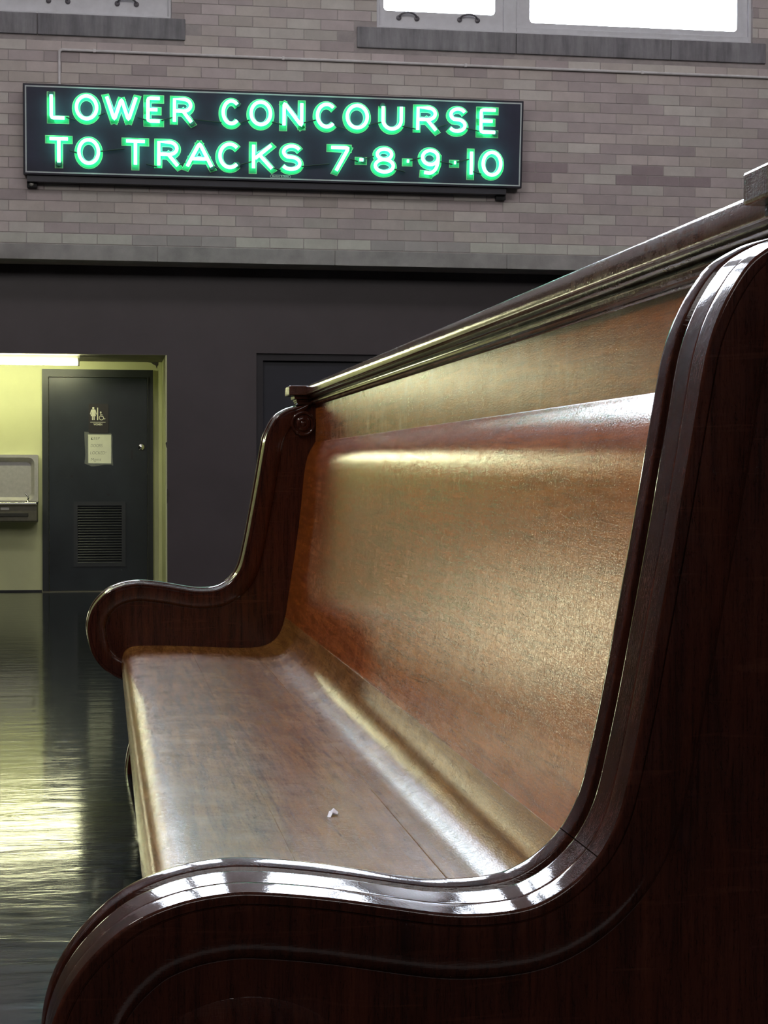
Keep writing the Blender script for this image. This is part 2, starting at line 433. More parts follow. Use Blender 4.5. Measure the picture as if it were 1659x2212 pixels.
# recess shell
m = MB(); m.box(XRL, JX, YR, YR + .2, 0, ZO); struct(m.build('wall_recess_back', M['yellow_paint']))
m = MB(); m.box(JX - .012, JX + .004, YD - .002, YR, 0, ZO); m.box(JX - .045, JX - .012, YR - .035, YR, 0, ZO)
struct(m.build('wall_recess_right', M['yellow_paint'], bevel=0.003))
m = MB(); m.box(XRL - .01, XRL, YD, YR, 0, ZO); struct(m.build('wall_recess_left', M['yellow_paint']))
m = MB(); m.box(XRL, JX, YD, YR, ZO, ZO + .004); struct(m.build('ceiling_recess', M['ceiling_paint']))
# peeled paint patch and drip in the corner above the restroom door
m = MB()
pl = [(0.40, 2.268), (0.44, 2.262), (0.462, 2.245), (0.485, 2.235), (0.492, 2.205), (0.500, 2.232), (0.515, 2.242), (0.530, 2.252), (0.540, 2.268)]
m.prism(pl, YR - .006, YR - .0005); struct(m.build('trim_5', M['peeled']))
# chipped edge of the jamb
m = MB()
m.prism([(JX + .002, 1.02), (JX + .022, 1.00), (JX + .024, .955), (JX + .017, .92), (JX + .012, .90), (JX + .002, .885)], YD - .0015, YD + .001)
m.prism([(JX - .012, 1.45), (JX + .003, 1.46), (JX + .003, 1.40), (JX - .004, 1.41)], YD - .0035, YD + .001)
struct(m.build('trim_6', M['peeled']))
m = MB(); m.box(XRL, -0.63, YR - .010, YR, 0, .016); struct(m.build('baseboard_recess', M['black']))

# remaining unseen hall walls; the left one has an added window slot
def hall_wall(name, axis, pos, a0, a1, wins, z0, z1, y_in):
    m = MB()
    def bx(u0, u1, za, zb):
        if u1 - u0 < 1e-4 or zb - za < 1e-4: return
        if axis == 'x': m.box(min(pos, y_in), max(pos, y_in), u0, u1, za, zb)
        else: m.box(u0, u1, min(pos, y_in), max(pos, y_in), za, zb)
    m.m = 1; bx(a0, a1, 0, z0 - .2); m.m = 0; bx(a0, a1, z0 - .2, z0); bx(a0, a1, z1, ZC)
    u = a0
    for w0, w1 in wins: bx(u, w0, z0, z1); u = w1
    bx(u, a1, z0, z1)
    struct(m.build(name, [M['hall_wall'], M['lower_wall']]))
    for w0, w1 in wins:
        g = MB(); f = MB(); c = (pos + y_in)/2
        def gb(mm, u0, u1, za, zb, t):
            if axis == 'x': mm.box(c - t, c + t, u0, u1, za, zb)
            else: mm.box(u0, u1, c - t, c + t, za, zb)
        gb(f, w0, w0 + .09, z0, z1, .04); gb(f, w1 - .09, w1, z0, z1, .04)
        gb(f, w0 + .09, w1 - .09, z0, z0 + .09, .04); gb(f, w0 + .09, w1 - .09, z1 - .09, z1, .04)
        gb(f, (w0 + w1)/2 - .04, (w0 + w1)/2 + .04, z0 + .09, z1 - .09, .04)
        gb(g, w0 + .05, w1 - .05, z0 + .05, z1 - .05, .003)
        global wn
        fo = struct(f.build('window_%d' % wn, M['window_paint'])); wn += 1
        g.build('pane', M['glass'], fo)
wn = 3
hall_wall('wall_left', 'x', XL - .3, YN, YD, [(0.5, 5.0)], 6.3, 7.3, XL)  # unseen window slot, added to light the bench from the left
hall_wall('wall_near', 'y', YN - .3, XL - .3, XR + .3, [], 7.2, 8.6, YN)
hall_wall('wall_right', 'x', XR + .3, YN, YD, [], 5.3, 8.6, XR)

# windows in the far wall
def far_window(n, x0, x1, sashes, handles, post=None):
    """sashes: (outer x0, outer x1, pane x0, pane x1, pane bottom z)"""
    fr = MB()
    o = [(x0, ZS), (x1, ZS), (x1, ZT), (x0, ZT)]
    i = [(x0 + .028, ZS + .028), (x1 - .028, ZS + .028), (x1 - .028, ZT - .028), (x0 + .028, ZT - .028)]
    fr.ring(o, i, YB + .035, YB + .20)
    if post: fr.box(post[0], post[1], YB + .055, YB + .20, ZS + .02, ZT - .02)
    w = struct(fr.build('window_%d' % n, M['window_paint'], bevel=0.004))
    for (a, b, p0, p1, pb) in sashes:
        s = MB()
        inner = rrect(p0, p1, pb, ZT - .12, 0.035)
        k = len(inner)//4
        outer = [(b, ZS + .02)]*k + [(b, ZT - .02)]*k + [(a, ZT - .02)]*k + [(a, ZS + .02)]*k
        outer = rrect(a, b, ZS + .02, ZT - .02, 0.002)
        s.ring(outer, inner, YB + .075, YB + .13)
        so = s.build('sash', M['window_paint'], w, smooth=40)
        g = MB(); g.box(p0 - .02, p1 + .02, YB + .098, YB + .104, pb - .02, ZT - .10)
        g.build('pane', M['glass'], so)
        for hx, hz in [h for h in handles if a < h[0] < b]:
            hm = MB()
            arc = [(hx + .085*math.cos(t), YB + .075 - .035*math.sin(t) - .004, hz + .045*math.sin(t)) for t in [PI*q/12 for q in range(13)]]
            hm.tube(arc, 0.009, 8)
            for sx in (-1, 1): hm.lathe_y([(.024, YB + .076), (.024, YB + .066), (.014, YB + .060)], hx + sx*.085, hz, 14)
            hm.build('handle', M['bronze'], so, smooth=50)
    return w
far_window(1, -3.05, 0.589, [(-1.05, 0.56, -.78, .36, 5.475), (-3.02, -1.10, -2.8, -1.3, 5.475)], [(0.19, 5.41), (-0.42, 5.41), (-2.5, 5.41)], (-1.10, -1.05))
far_window(2, 2.467, 6.098, [(2.495, 3.675, 2.544, 3.598, 5.455), (3.80, 6.07, 3.932, 5.968, 5.400)], [(2.77, 5.392), (3.345, 5.398)], (3.675, 3.80))
m = MB(); m.box(3.80, 6.09, YB + .045, YB + .078, ZS + .01, 5.345); struct(m.build('trim_7', M['window_paint'], bevel=0.004))
n = 9
for a, b in WX[2:]:
    far_window(n, a, b, [(a + .028, (a + b)/2 - .03, a + .12, (a + b)/2 - .12, 5.455), ((a + b)/2 + .03, b - .028, (a + b)/2 + .12, b - .12, 5.455)], [], ((a + b)/2 - .03, (a + b)/2 + .03)); n += 1
# stone sills, each of several blocks
for k, (a, b) in enumerate(WX):
    m = MB(); x0 = a - .185; x1 = b + .125 if k else b + .125
    if k == 1: x0, x1 = 2.282, 6.225
    L = (x1 - x0)/3 if k != 1 else 1.5
    x = x0
    while x < x1 - .05:
        m.box(x + .002, min(x + L, x1) - .002, YB - .02, YB + .16, 5.085, ZS); x += L
    struct(m.build('trim_%d' % (10 + k), M['stone'], bevel=0.006))

# restroom door in the recess ------------------------------------------------
m = MB()                                     # frame
fx0, fx1, fz = -0.622, 0.456, 2.187
m.ring([(fx0, 0), (fx1, 0), (fx1, fz), (fx0, fz)], [(fx0 + .062, 0.001), (fx1 - .055, 0.001), (fx1 - .055, fz - .078), (fx0 + .062, fz - .078)], YR - .045, YR + .02)
m.ring([(fx0 + .050, 0), (fx1 - .045, 0), (fx1 - .045, fz - .066), (fx0 + .050, fz - .066)], [(fx0 + .060, 0.001), (fx1 - .053, 0.001), (fx1 - .053, fz - .076), (fx0 + .060, fz - .076)], YR - .060, YR - .045)
door1 = struct(m.build('door_1', M['door_frame_paint'], bevel=0.003))
m = MB()
lx0, lx1, lz = fx0 + .066, fx1 - .059, fz - .082
VX0, VX1, VZ0, VZ1 = -0.302, 0.168, 0.262, 0.866
outer = [(lx0, .008), (lx1, .008), (lx1, lz), (lx0, lz)]
m.ring(outer, [(VX0, VZ0), (VX1, VZ0), (VX1, VZ1), (VX0, VZ1)], YR - .035, YR + .005)
m.build('door_leaf', M['door_paint'], door1)
m = MB()
m.ring([(VX0 - .018, VZ0 - .018), (VX1 + .018, VZ0 - .018), (VX1 + .018, VZ1 + .018), (VX0 - .018, VZ1 + .018)],
       [(VX0 + .02, VZ0 + .02), (VX1 - .02, VZ0 + .02), (VX1 - .02, VZ1 - .02), (VX0 + .02, VZ1 - .02)], YR - .046, YR - .02)
ns = 22
for i in range(ns):
    z = VZ0 + .03 + (VZ1 - VZ0 - .06)*i/(ns - 1)
    m.prism_x([(YR - .044, z - .011), (YR - .040, z - .011), (YR - .020, z + .010), (YR - .026, z + .010)], VX0 + .02, VX1 - .02)
m.box(VX0 + .001, VX1 - .001, YR - .004, YR + .003, VZ0 + .001, VZ1 - .001)
m.build('louvre_vent', M['louvre'], door1)
m = MB()
m.lathe_y([(.030, YR - .035), (.030, YR - .041), (.022, YR - .044), (.020, YR - .062), (.010, YR - .066)], 0.340, 1.425, 24)
lk = m.build('lock_cylinder', M['chrome'], door1, smooth=40)
m = MB(); m.lathe_y([(.040, YR - .035), (.040, YR - .038)], 0.345, 1.425, 24)
m.build('lock_rose', M['black'], door1, smooth=40)
m = MB()
for (cx, cz, r) in ((-.335, 1.135, .014), (.02, .955, .012), (.245, 1.425, .006)):
    m.lathe_y([(r, YR - .0352), (r, YR - .036)], cx, cz, 14)
m.prism([(.238, 1.39), (.258, 1.40), (.262, 1.35), (.256, 1.30), (.243, 1.30), (.236, 1.34)], YR - .0362, YR - .0351)
m.build('plugged_hole', M['black'], door1)
m = MB(); m.box(fx0, fx1, YR - .12, YR + .02, 0, .006); struct(m.build('trim_8', M['steel_dark']))

# sign on the door -----------------------------------------------------------
ds = thing('restroom_sign', (-.07, YR - .035, 1.59), 'small dark restroom plaque with white woman and wheelchair pictograms on the door', 'sign')
m = MB(); m.prism(rrect(-.172, .020, 1.560, 1.850, .008), YR - .041, YR - .0352); m.build('plaque', M['plaque'], ds)
yf = YR - .0415
def flat(mm, pts, t=.0012): mm.prism(pts, yf - t, yf)
m = MB()
cx = -.127
flat(m, [(cx + .0105*math.cos(2*PI*k/16), 1.808 + .0105*math.sin(2*PI*k/16)) for k in range(16)])
flat(m, [(cx - .014, 1.795), (cx + .014, 1.795), (cx + .022, 1.788), (cx + .033, 1.747), (cx + .025, 1.743), (cx + .018, 1.768), (cx + .016, 1.760),
         (cx + .026, 1.728), (cx + .013, 1.728), (cx + .013, 1.690), (cx + .003, 1.690), (cx + .003, 1.726), (cx - .003, 1.726), (cx - .003, 1.690),
         (cx - .013, 1.690), (cx - .013, 1.728), (cx - .026, 1.728), (cx - .016, 1.760), (cx - .018, 1.768), (cx - .025, 1.743), (cx - .033, 1.747), (cx - .022, 1.788)])
m.build('woman_pictogram', M['pictogram'], ds)
m = MB(); m.box(-.090, -.080, yf - .001, yf, 1.690, 1.812); m.box(-.157, -.008, yf - .001, yf, 1.666, 1.671)
m.build('divider_line', M['pictogram'], ds)
m = MB()
wx, wz = -.048, 1.712
def stroke(mm, pts, w, y=yf, t=.001, closed=False):
    """flat ribbon of width w along pts (XZ)"""
    n = len(pts); L = []; R = []
    for i, (x, z) in enumerate(pts):
        a = pts[i - 1] if (i > 0 or closed) else pts[i]; c = pts[(i + 1) % n] if (i < n - 1 or closed) else pts[i]
        d1 = Vector((x - a[0], z - a[1])); d2 = Vector((c[0] - x, c[1] - z))
        d1 = d1.normalized() if d1.length > 1e-9 else d2.normalized()
        d2 = d2.normalized() if d2.length > 1e-9 else d1
        b = (d1 + d2)
        b = b.normalized() if b.length > 1e-6 else d1
        k = w/2/max(0.35, b.dot(d1))
        L.append((x - b.y*k, z + b.x*k)); R.append((x + b.y*k, z - b.x*k))
    if closed: mm.ring(L, R, y - t, y)
    else:
        for i in range(n - 1): mm.prism([L[i], L[i + 1], R[i + 1], R[i]], y - t, y)
arc = [(wx + .021*math.cos(t), wz + .021*math.sin(t)) for t in [math.radians(130 + 230*k/18) for k in range(19)]]
stroke(m, arc, .006)
stroke(m, [(wx - .006, 1.757), (wx - .006, 1.728), (wx + .014, 1.728), (wx + .026, 1.700), (wx + .038, 1.704)], .007)
stroke(m, [(wx - .006, 1.744), (wx + .012, 1.742)], .005)
flat(m, [(wx - .007 + .008*math.cos(2*PI*k/14), 1.766 + .008*math.sin(2*PI*k/14)) for k in range(14)])
m.build('wheelchair_pictogram', M['pictogram'], ds)
text_mesh('lettering', 'WOMEN', .026, (-.082, yf, 1.646), M['pictogram'], ds, .0008, offset=.0006, fit=.084)

pn = thing('paper_notice', (-.065, YR - .036, 1.26), 'white paper notice with handwriting taped to the door below the plaque', 'notice')
m = MB(); m.prism([(-.181, 1.262), (.048, 1.260), (.050, 1.549), (-.180, 1.551)], YR - .0365, YR - .0358); m.build('sheet', M['paper'], pn)
m = MB()
for pts in ([(-.215, 1.575), (-.178, 1.570), (-.175, 1.245), (-.214, 1.262), (-.205, 1.35), (-.212, 1.47)],
            [(.044, 1.55), (.060, 1.53), (.056, 1.40), (.066, 1.24), (.044, 1.25)],
            [(-.18, 1.545), (.05, 1.545), (.045, 1.560), (-.06, 1.566), (-.13, 1.575), (-.18, 1.572)],
            [(-.18, 1.266), (.05, 1.264), (.066, 1.250), (-.02, 1.250), (-.10, 1.235), (-.15, 1.232), (-.175, 1.25)]):
    m.prism(pts, YR - .0372, YR - .0366)
m.build('tape', M['tape'], pn)
for body, z, sx, w in (('KEEP', 1.508, -.110, .088), ('DOORS', 1.437, -.098, .115), ('LOCKED!', 1.365, -.082, .155), ('Mgmt', 1.300, -.105, .10)):
    text_mesh('handwriting', body, .042, (sx, YR - .0368, z), M['ink'], pn, .0004, fit=w, shear=.15, offset=-.0006)

# dark double door at the right ---------------------------------------------
m = MB()
m.ring([(D2X0, 0), (D2X1, 0), (D2X1, D2Z), (D2X0, D2Z)], [(D2X0 + .065, .001), (D2X1 - .065, .001), (D2X1 - .065, D2Z - .065), (D2X0 + .065, D2Z - .065)], YD + .03, YD + .2)
d2 = struct(m.build('door_2', M['navy_frame'], bevel=.003))
for k in range(2):
    a = D2X0 + .070 + k*(D2X1 - D2X0 - .13)/2; b = a + (D2X1 - D2X0 - .13)/2 - .006
    m = MB(); m.box(a, b, YD + .085, YD + .13, .008, D2Z - .07)
    lf = m.build('door_leaf', M['navy_paint'], d2)
    m = MB(); m.tube([(a + .06 if k else b - .06, YD + .05, .95), (a + .06 if k else b - .06, YD + .05, 1.25)], .012, 10)
    for z in (.97, 1.23): m.tube([(a + .06 if k else b - .06, YD + .05, z), (a + .06 if k else b - .06, YD + .086, z)], .009, 8)
    m.build('pull_handle', M['bronze'], lf, smooth=50)

# fluorescent fixtures -------------------------------------------------------
def fixture(x0, x1, y, label, n=1):
    t = thing('fluorescent_light', ((x0 + x1)/2, y, ZO), label, 'light')
    m = MB(); m.prism_x([(y - .055, ZO), (y + .055, ZO), (y + .045, ZO - .03), (y + .022, ZO - .045), (y - .022, ZO - .045), (y - .045, ZO - .03)], x0, x1)
    m.build('housing', M['fixture'], t)
    m = MB(); m.tube([(x0 + .03, y - .03, ZO - .066), (x1 - .02, y - .03, ZO - .066)], .024, 16); m.build('tube', M['fluor'], t, smooth=50)
    for x in (x0 + .012, x1 - .012):
        m = MB(); m.box(x - .009, x + .009, y - .052, y + .01, ZO - .095, ZO - .028); m.build('lamp_holder', M['fixture'], t, bevel=.003)
fixture(-1.80, -0.245, 16.60, 'lit fluorescent tube light on the ceiling above the drinking fountain')

# drinking fountain ------------------------------------------------------------
fx0, fx1 = -1.145, -.660
df = thing('drinking_fountain', (-.9, YR, .68), 'stainless steel wall drinking fountain beside the dark restroom door', 'drinking fountain')
m = MB()
m.ring(rrect(fx0, fx1, .885, 1.345, .012), rrect(fx0 + .04, fx1 - .035, .90, 1.318, .06), YR - .10, YR - .001)
ii = rrect(fx0 + .04, fx1 - .035, .90, 1.318, .06); jj = rrect(fx0 + .075, fx1 - .07, .93, 1.275, .05)
nn = len(ii)
m.add([(x, YR - .10, z) for x, z in ii] + [(x, YR - .035, z) for x, z in jj], [(i, (i + 1) % nn, (i + 1) % nn + nn, i + nn) for i in range(nn)] + [tuple(range(2*nn - 1, nn - 1, -1))])
m.build('backsplash', M['steel'], df, smooth=35)
m = MB()
yf0 = YR - .36
m.prism_x([(YR, .690), (YR - .24, .690), (yf0 + .03, .698), (yf0 + .02, .706), (yf0 + .02, .850), (yf0, .856), (yf0, .872), (yf0 + .012, .875), (yf0 + .03, .868), (YR - .20, .860), (YR - .06, .868), (YR - .04, .885), (YR, .885)], fx0, fx1 - .004)
m.build('basin', M['steel_dark'], df, smooth=25, bevel=.002)
m = MB()
m.ring(rrect(fx0 - .001, fx1 + .001, 0, 1, .01), rrect(fx0, fx1, .001, .999, .01), 0, 0.001)
m = MB()
rim = [(fx0 + .005, yf0 + .008, .874), (fx1 - .012, yf0 + .008, .874), (fx1 - .004, yf0 + .03, .876), (fx1 - .004, YR - .06, .892)]
m.tube(rim, .011, 10); m.build('rim', M['chrome'], df, smooth=50)
m = MB()
bx, by = fx1 - .095, yf0 + .10
m.lathe_y([(0.0001, 0), (0.0001, 0.0001)], 0, -5, 3) if False else None
m.tube([(bx, by, .868), (bx, by, .895), (bx + .003, by, .905)], [.022, .018, .010], 14)
m.tube([(bx, by, .90), (bx + .010, by, .925), (bx, by, .945), (bx - .022, by, .972)], [.010, .009, .008, .007], 10)
m.build('bubbler_spout', M['chrome'], df, smooth=60)
m = MB()
m.prism(rrect(fx0 + .02, fx1 - .085, .748, .782, .006), yf0 + .004, yf0 + .03); m.build('push_bar', M['rubber'], df, bevel=.003)
m = MB(); m.prism(rrect(-1.005, -.925, .812, .834, .006), yf0 + .013, yf0 + .022); m.build('name_badge', M['steel'], df, smooth=40)

# conduit ---------------------------------------------------------------------
m = MB()
yc_ = YB - .016; r = .013
cz = 4.955; cxx = -.41
bend = [(cxx + .03 - .03*math.sin(t), yc_, cz - .03 + .03*math.cos(t)) for t in [PI/2*(1 - q/6) for q in range(7)]]
m.tube([(cxx, yc_, 4.56), (cxx, yc_, cz - .035)] + bend + [(3, yc_, cz), (9.0, yc_, cz)], r, 10)
cd = tag(m.build('conduit', M['conduit'], smooth=60), 'thin pale conduit pipe running along the brick wall above the neon sign', 'pipe')
for px in (-.1, 1.6, 3.3, 5.0, 6.7):
    m = MB(); m.box(px - .012, px + .012, YB - .032, YB - .001, cz - .016, cz + .016); m.build('clip', M['conduit'], cd, bevel=.003)

# ------------------------------------------------------------------ neon sign
SX0, SX1 = -.722, 3.806; ZB, ZTS = 3.812, 4.602
TILT = math.atan2(.075, ZTS - ZB)
sgn = thing('neon_sign', ((SX0 + SX1)/2, YB, ZB - .06), 'long black sign with glowing green neon letters reading lower concourse to tracks', 'sign')
def sp(u, v, d=0.0):
    """sign coordinates: u = X, v = height above the lower edge, d = distance in front of the face"""
    y = YB - .145 - v*math.sin(TILT) - d*math.cos(TILT)
    return (u, y, ZB + v*math.cos(TILT) - d*math.sin(TILT))
VH = (ZTS - ZB)/math.cos(TILT)
def sbox(mm, u0, u1, v0, v1, d0, d1):
    vs = [sp(u, v, d) for d in (d0, d1) for (u, v) in ((u0, v0), (u1, v0), (u1, v1), (u0, v1))]
    mm.add(vs, [(0, 1, 2, 3), (4, 7, 6, 5), (0, 4, 5, 1), (1, 5, 6, 2), (2, 6, 7, 3), (3, 7, 4, 0)])
def spoly(mm, pts, d0, d1):
    n = len(pts)
    mm.add([sp(u, v, d0) for u, v in pts] + [sp(u, v, d1) for u, v in pts],
           [tuple(range(n)), tuple(range(2*n - 1, n - 1, -1))] + [(i, i + n, (i + 1) % n + n, (i + 1) % n) for i in range(n)])
m = MB(); sbox(m, SX0, SX1, 0, VH, 0, -.13)
m.build('case', M['sign_body'], sgn, bevel=.004)
m = MB(); sbox(m, SX0 + .012, SX1 - .012, .012, VH - .012, .0, .003); m.build('face', M['sign_face'], sgn)
m = MB(); a, b = .018, .030
sbox(m, SX0 + a, SX1 - a, VH - b, VH - a, .003, .006); sbox(m, SX0 + a, SX1 - a, a, b, .003, .006)
sbox(m, SX0 + a, SX0 + b, b, VH - b, .003, .006); sbox(m, SX1 - b, SX1 - a, b, VH - b, .003, .006)
m.build('border', M['sign_line'], sgn)
m = MB(); m.box(SX0 + .03, SX1 - .14, YB - .12, YB, ZB - .055, ZB + .01); m.box(SX0 + .03, SX1 - .14, YB - .10, YB, ZB, ZTS - .05)
m.build('mounting_frame', M['sign_body'], sgn)
for bxx in (-.66, 3.62):
    m = MB(); m.box(bxx - .035, bxx + .055, YB - .06, YB, ZB - .098, ZB - .045); br = m.build('bracket', M['black'], sgn, bevel=.004)
    if bxx < 0:
        m = MB(); m.lathe_y([(.022, YB - .058), (.022, YB - .068), (.012, YB - .074)], bxx + .005, ZB - .068, 16); m.build('bolt', M['steel'], sgn, smooth=40)

# strokes of each character in a unit box (x 0..1, z 0..1)
def arcp(cx, cz, rx, rz, a0, a1, n=14):
    return [(cx + rx*math.cos(math.radians(a0 + (a1 - a0)*k/n)), cz + rz*math.sin(math.radians(a0 + (a1 - a0)*k/n))) for k in range(n + 1)]
G = {
 'L': [[(0, 1), (0, 0), (1, 0)]],
 'O': [('c', arcp(.5, .5, .5, .5, 90, 450, 32)[:-1])],
 'W': [[(0, 1), (.26, 0), (.5, .92), (.74, 0), (1, 1)]],
 'E': [[(1, 1), (0, 1), (0, 0), (1, 0)], [(0, .5), (.8, .5)]],
 'R': [[(0, 0), (0, 1), (.55, 1)] + arcp(.55, .74, .40, .26, 90, -90, 12)[1:] + [(0.05, .48)], [(.5, .48), (1, 0)]],
 'C': [arcp(.52, .5, .52, .5, 45, 315, 28)],
 'N': [[(0, 0), (0, 1), (1, 0), (1, 1)]],
 'U': [[(0, 1), (0, .42)] + arcp(.5, .40, .5, .40, 180, 360, 16) + [(1, 1)]],
 'S': [arcp(.52, .745, .46, .255, 25, 250, 16)[:-1] + arcp(.48, .26, .50, .26, 78, -150, 18)],
 'T': [[(0, 1), (1, 1)], [(.5, 1), (.5, 0)]],
 'A': [[(0, 0), (.5, 1), (1, 0)], [(.2, .33), (.8, .33)]],
 'K': [[(0, 1), (0, 0)], [(.95, 1), (0.08, .42)], [(.32, .58), (1, 0)]],
 '7': [[(0, 1), (1, 1), (.3, 0)]],
 '-': [[(0, .5), (1, .5)]],
 '8': [('c', arcp(.5, .77, .40, .23, 90, 450, 22)[:-1]), ('c', arcp(.5, .27, .5, .27, 90, 450, 24)[:-1])],
 '9': [('c', arcp(.47, .69, .47, .31, 90, 450, 24)[:-1]), [(.94, .69), (.93, .45), (.80, .17), (.52, .0), (.12, .03)]],
 '1': [[(.5, 1), (.5, 0)]],
 '0': [('c', arcp(.5, .5, .5, .5, 90, 450, 32)[:-1])],
}
ROW1 = [('L', -0.508, -0.326), ('O', -0.29, -0.046), ('W', -0.026, 0.3), ('E', 0.337, 0.509), ('R', 0.571, 0.79), ('C', 1.005, 1.213), ('O', 1.255, 1.497), ('N', 1.552, 1.779), ('C', 1.855, 2.084), ('O', 2.126, 2.377), ('U', 2.454, 2.69), ('R', 2.776, 3.013), ('S', 3.073, 3.286), ('E', 3.364, 3.565)]
ROW2 = [('T', -0.525, -0.297), ('O', -0.27, -0.031), ('T', 0.144, 0.377), ('R', 0.433, 0.669), ('A', 0.686, 0.972), ('C', 0.978, 1.217), ('K', 1.28, 1.514), ('S', 1.542, 1.771), ('7', 1.984, 2.211), ('-', 2.245, 2.346), ('8', 2.39, 2.624), ('-', 2.682, 2.768), ('9', 2.826, 3.048), ('-', 3.122, 3.204), ('1', 3.278, 3.354), ('0', 3.393, 3.627)]
CUPS = {(0, 0): (0, 1), (0, 4): (1, 0), (0, 5): (.9, .85), (0, 10): (0, 1), (0, 13): (1, 0), (1, 0): (.5, 0), (1, 4): (1, 0), (1, 5): (.9, .15), (1, 9): (1, .5)}
def KT(pts, w_, segs):
    def kt(j):
        if j <= 0 or j >= len(pts) - 1: return 1.0
        u = Vector(pts[j]) - Vector(pts[j - 1]); w = Vector(pts[j + 1]) - Vector(pts[j])
        u.x *= w_; w.x *= w_; u.y *= .27; w.y *= .27
        return abs(math.sin(u.angle(w)))*.95
    for i in range(len(pts) - 1): segs.append((pts[i:i + 2], False, kt(i), kt(i + 1)))
def letters(row, v0, v1, ri):
    wS = .060
    ends = []
    for k, (ch, a, b) in enumerate(row):
        def paint(width, d0, d1, mat, nm, par):
            mm = MB(); segs = []
            for st in G[ch]:
                cl = isinstance(st, tuple)
                pts = st[1] if cl else st
                h = wS/2
                if not cl and len(pts) < 10 and len(pts) > 2:
                    KT(pts, b - a, segs)
                else: segs.append((pts, cl, 1.0, 1.0))
            for pts, cl, ka, kb in segs:
                q = [(a + h + (b - a - 2*h)*x if ch != '1' else (a + b)/2, v0 + h + (v1 - v0 - 2*h)*z) for x, z in pts]
                n = len(q); L = []; R = []
                for i in range(n):
                    p0 = Vector(q[i - 1]) if (i or cl) else None; p1 = Vector(q[i]); p2 = Vector(q[(i + 1) % n]) if (i < n - 1 or cl) else None
                    d1_ = (p1 - p0).normalized() if p0 is not None else (p2 - p1).normalized()
                    d2_ = (p2 - p1).normalized() if p2 is not None else d1_
                    bs = (d1_ + d2_); bs = bs.normalized() if bs.length > .05 else d1_
                    kk = width/2/max(.5, bs.dot(d1_))
                    ext = Vector((0, 0))
                    if p0 is None: ext = -d1_*width/2*ka
                    if p2 is None: ext = d2_*width/2*kb
                    if len(pts) > 12 and not cl: ext *= .3
                    L.append(p1 + ext + Vector((-bs.y, bs.x))*kk); R.append(p1 + ext - Vector((-bs.y, bs.x))*kk)
                pad = (width - wS)/2
                L = [Vector((p.x, min(max(p.y, v0 - pad), v1 + pad))) for p in L]; R = [Vector((p.x, min(max(p.y, v0 - pad), v1 + pad))) for p in R]
                for i in range(n if cl else n - 1):
                    j = (i + 1) % n; spoly(mm, [L[i], L[j], R[j], R[i]], d0, d1)
            return mm.build(nm, mat, par)
        face = paint(wS + .012, .003, .0045, M['letter_edge'], 'letter_outline', sgn)
        paint(wS, .0045, .006, M['letter_paint'], 'letter_face', face)
        # neon tube standing in front of the painted letter, set a little inwards
        mm = MB(); D = .045; up_ = .008
        for st in G[ch]:
            cl = isinstance(st, tuple); pts = st[1] if cl else st
            h = wS/2 + .004
            q = [(a + h + (b - a - 2*h)*x if ch != '1' else (a + b)/2, v0 + h + (v1 - v0 - 2*h)*z + up_ - .012*(1 - z)*0) for x, z in pts]
            # round the corners a little by subdividing
            if cl: q = q + [q[0]]
            P = []
            for i, p in enumerate(q):
                if 0 < i < len(q) - 1 and len(pts) < 10:
                    p = Vector(p); A = Vector(q[i - 1]); B = Vector(q[i + 1]); e = .018
                    p_a = p + (A - p).normalized()*e; p_b = p + (B - p).normalized()*e
                    P += [p_a, (p_a + p_b + 2*p)/4, p_b]
                else: P.append(Vector(p))
            pts3 = [sp(p.x, p.y, D) for p in P]
            if not cl:
                s0, s1 = P[0], P[-1]
                ends.append((k, sp(s0.x, s0.y, D), sp(s1.x, s1.y, D)))
            mm.tube(pts3, .0155, 10)
        tb = mm.build('neon_tube', M['neon'], sgn, smooth=70)
        if (ri, k) in CUPS:
            ux, uz = CUPS[(ri, k)]
            c0 = (a + .03 + (b - a - .06)*ux, v0 + .028 + (v1 - v0 - .056)*uz + up_)
            c = MB(); c.tube([sp(c0[0], c0[1], .006), sp(c0[0], c0[1], .040)], .026, 16); c.build('tube_socket', M['glass_tube'], sgn, smooth=50)
# ------ rows (heights measured from the lower edge of the face)
    for k in range(len(row) - 1):
        a = row[k][2] - .02; b = row[k + 1][1] + .02
        if row[k][0] in 'LEC' and ri == 0: va = v0 + .05
        elif row[k][0] in 'RTKA-79O' and ri == 1: va = v0 + (.05 if k in (2, 3, 4, 6) else .15)
        else: va = v0 + .07
        vb = va + (.03 if k % 2 else -.02)
        mm = MB(); mm.tube([sp(a, va, .030), sp((a + b)/2, (va + vb)/2, .033), sp(b, vb, .030)], .006, 8)
        mm.build('blacked_tube', M['wire'], sgn, smooth=60)
letters(ROW1, .455, .722, 0)
letters(ROW2, .068, .342, 1)
m = MB(); o_ = rrect(1.468, 1.655, .033, .059, .0125); i_ = rrect(1.4715, 1.6515, .0365, .0555, .009)
n = len(o_)
m.add([sp(u, v, .008) for u, v in o_] + [sp(u, v, .008) for u, v in i_] + [sp(u, v, .003) for u, v in o_] + [sp(u, v, .003) for u, v in i_],
      [(i, (i + 1) % n, (i + 1) % n + n, i + n) for i in range(n)] + [(i, (i + 1) % n, (i + 1) % n + 2*n, i + 2*n) for i in range(n)] + [(n + i, n + (i + 1) % n, (i + 1) % n + 3*n, i + 3*n) for i in range(n)])
mp = m.build('maker_plate', M['sign_line'], sgn)
text_mesh('maker_lettering', 'Button & Sons', .020, (1.5615, YB - .1545, ZB + .046), M['sign_line'], sgn, .0008, offset=.0005, fit=.150)

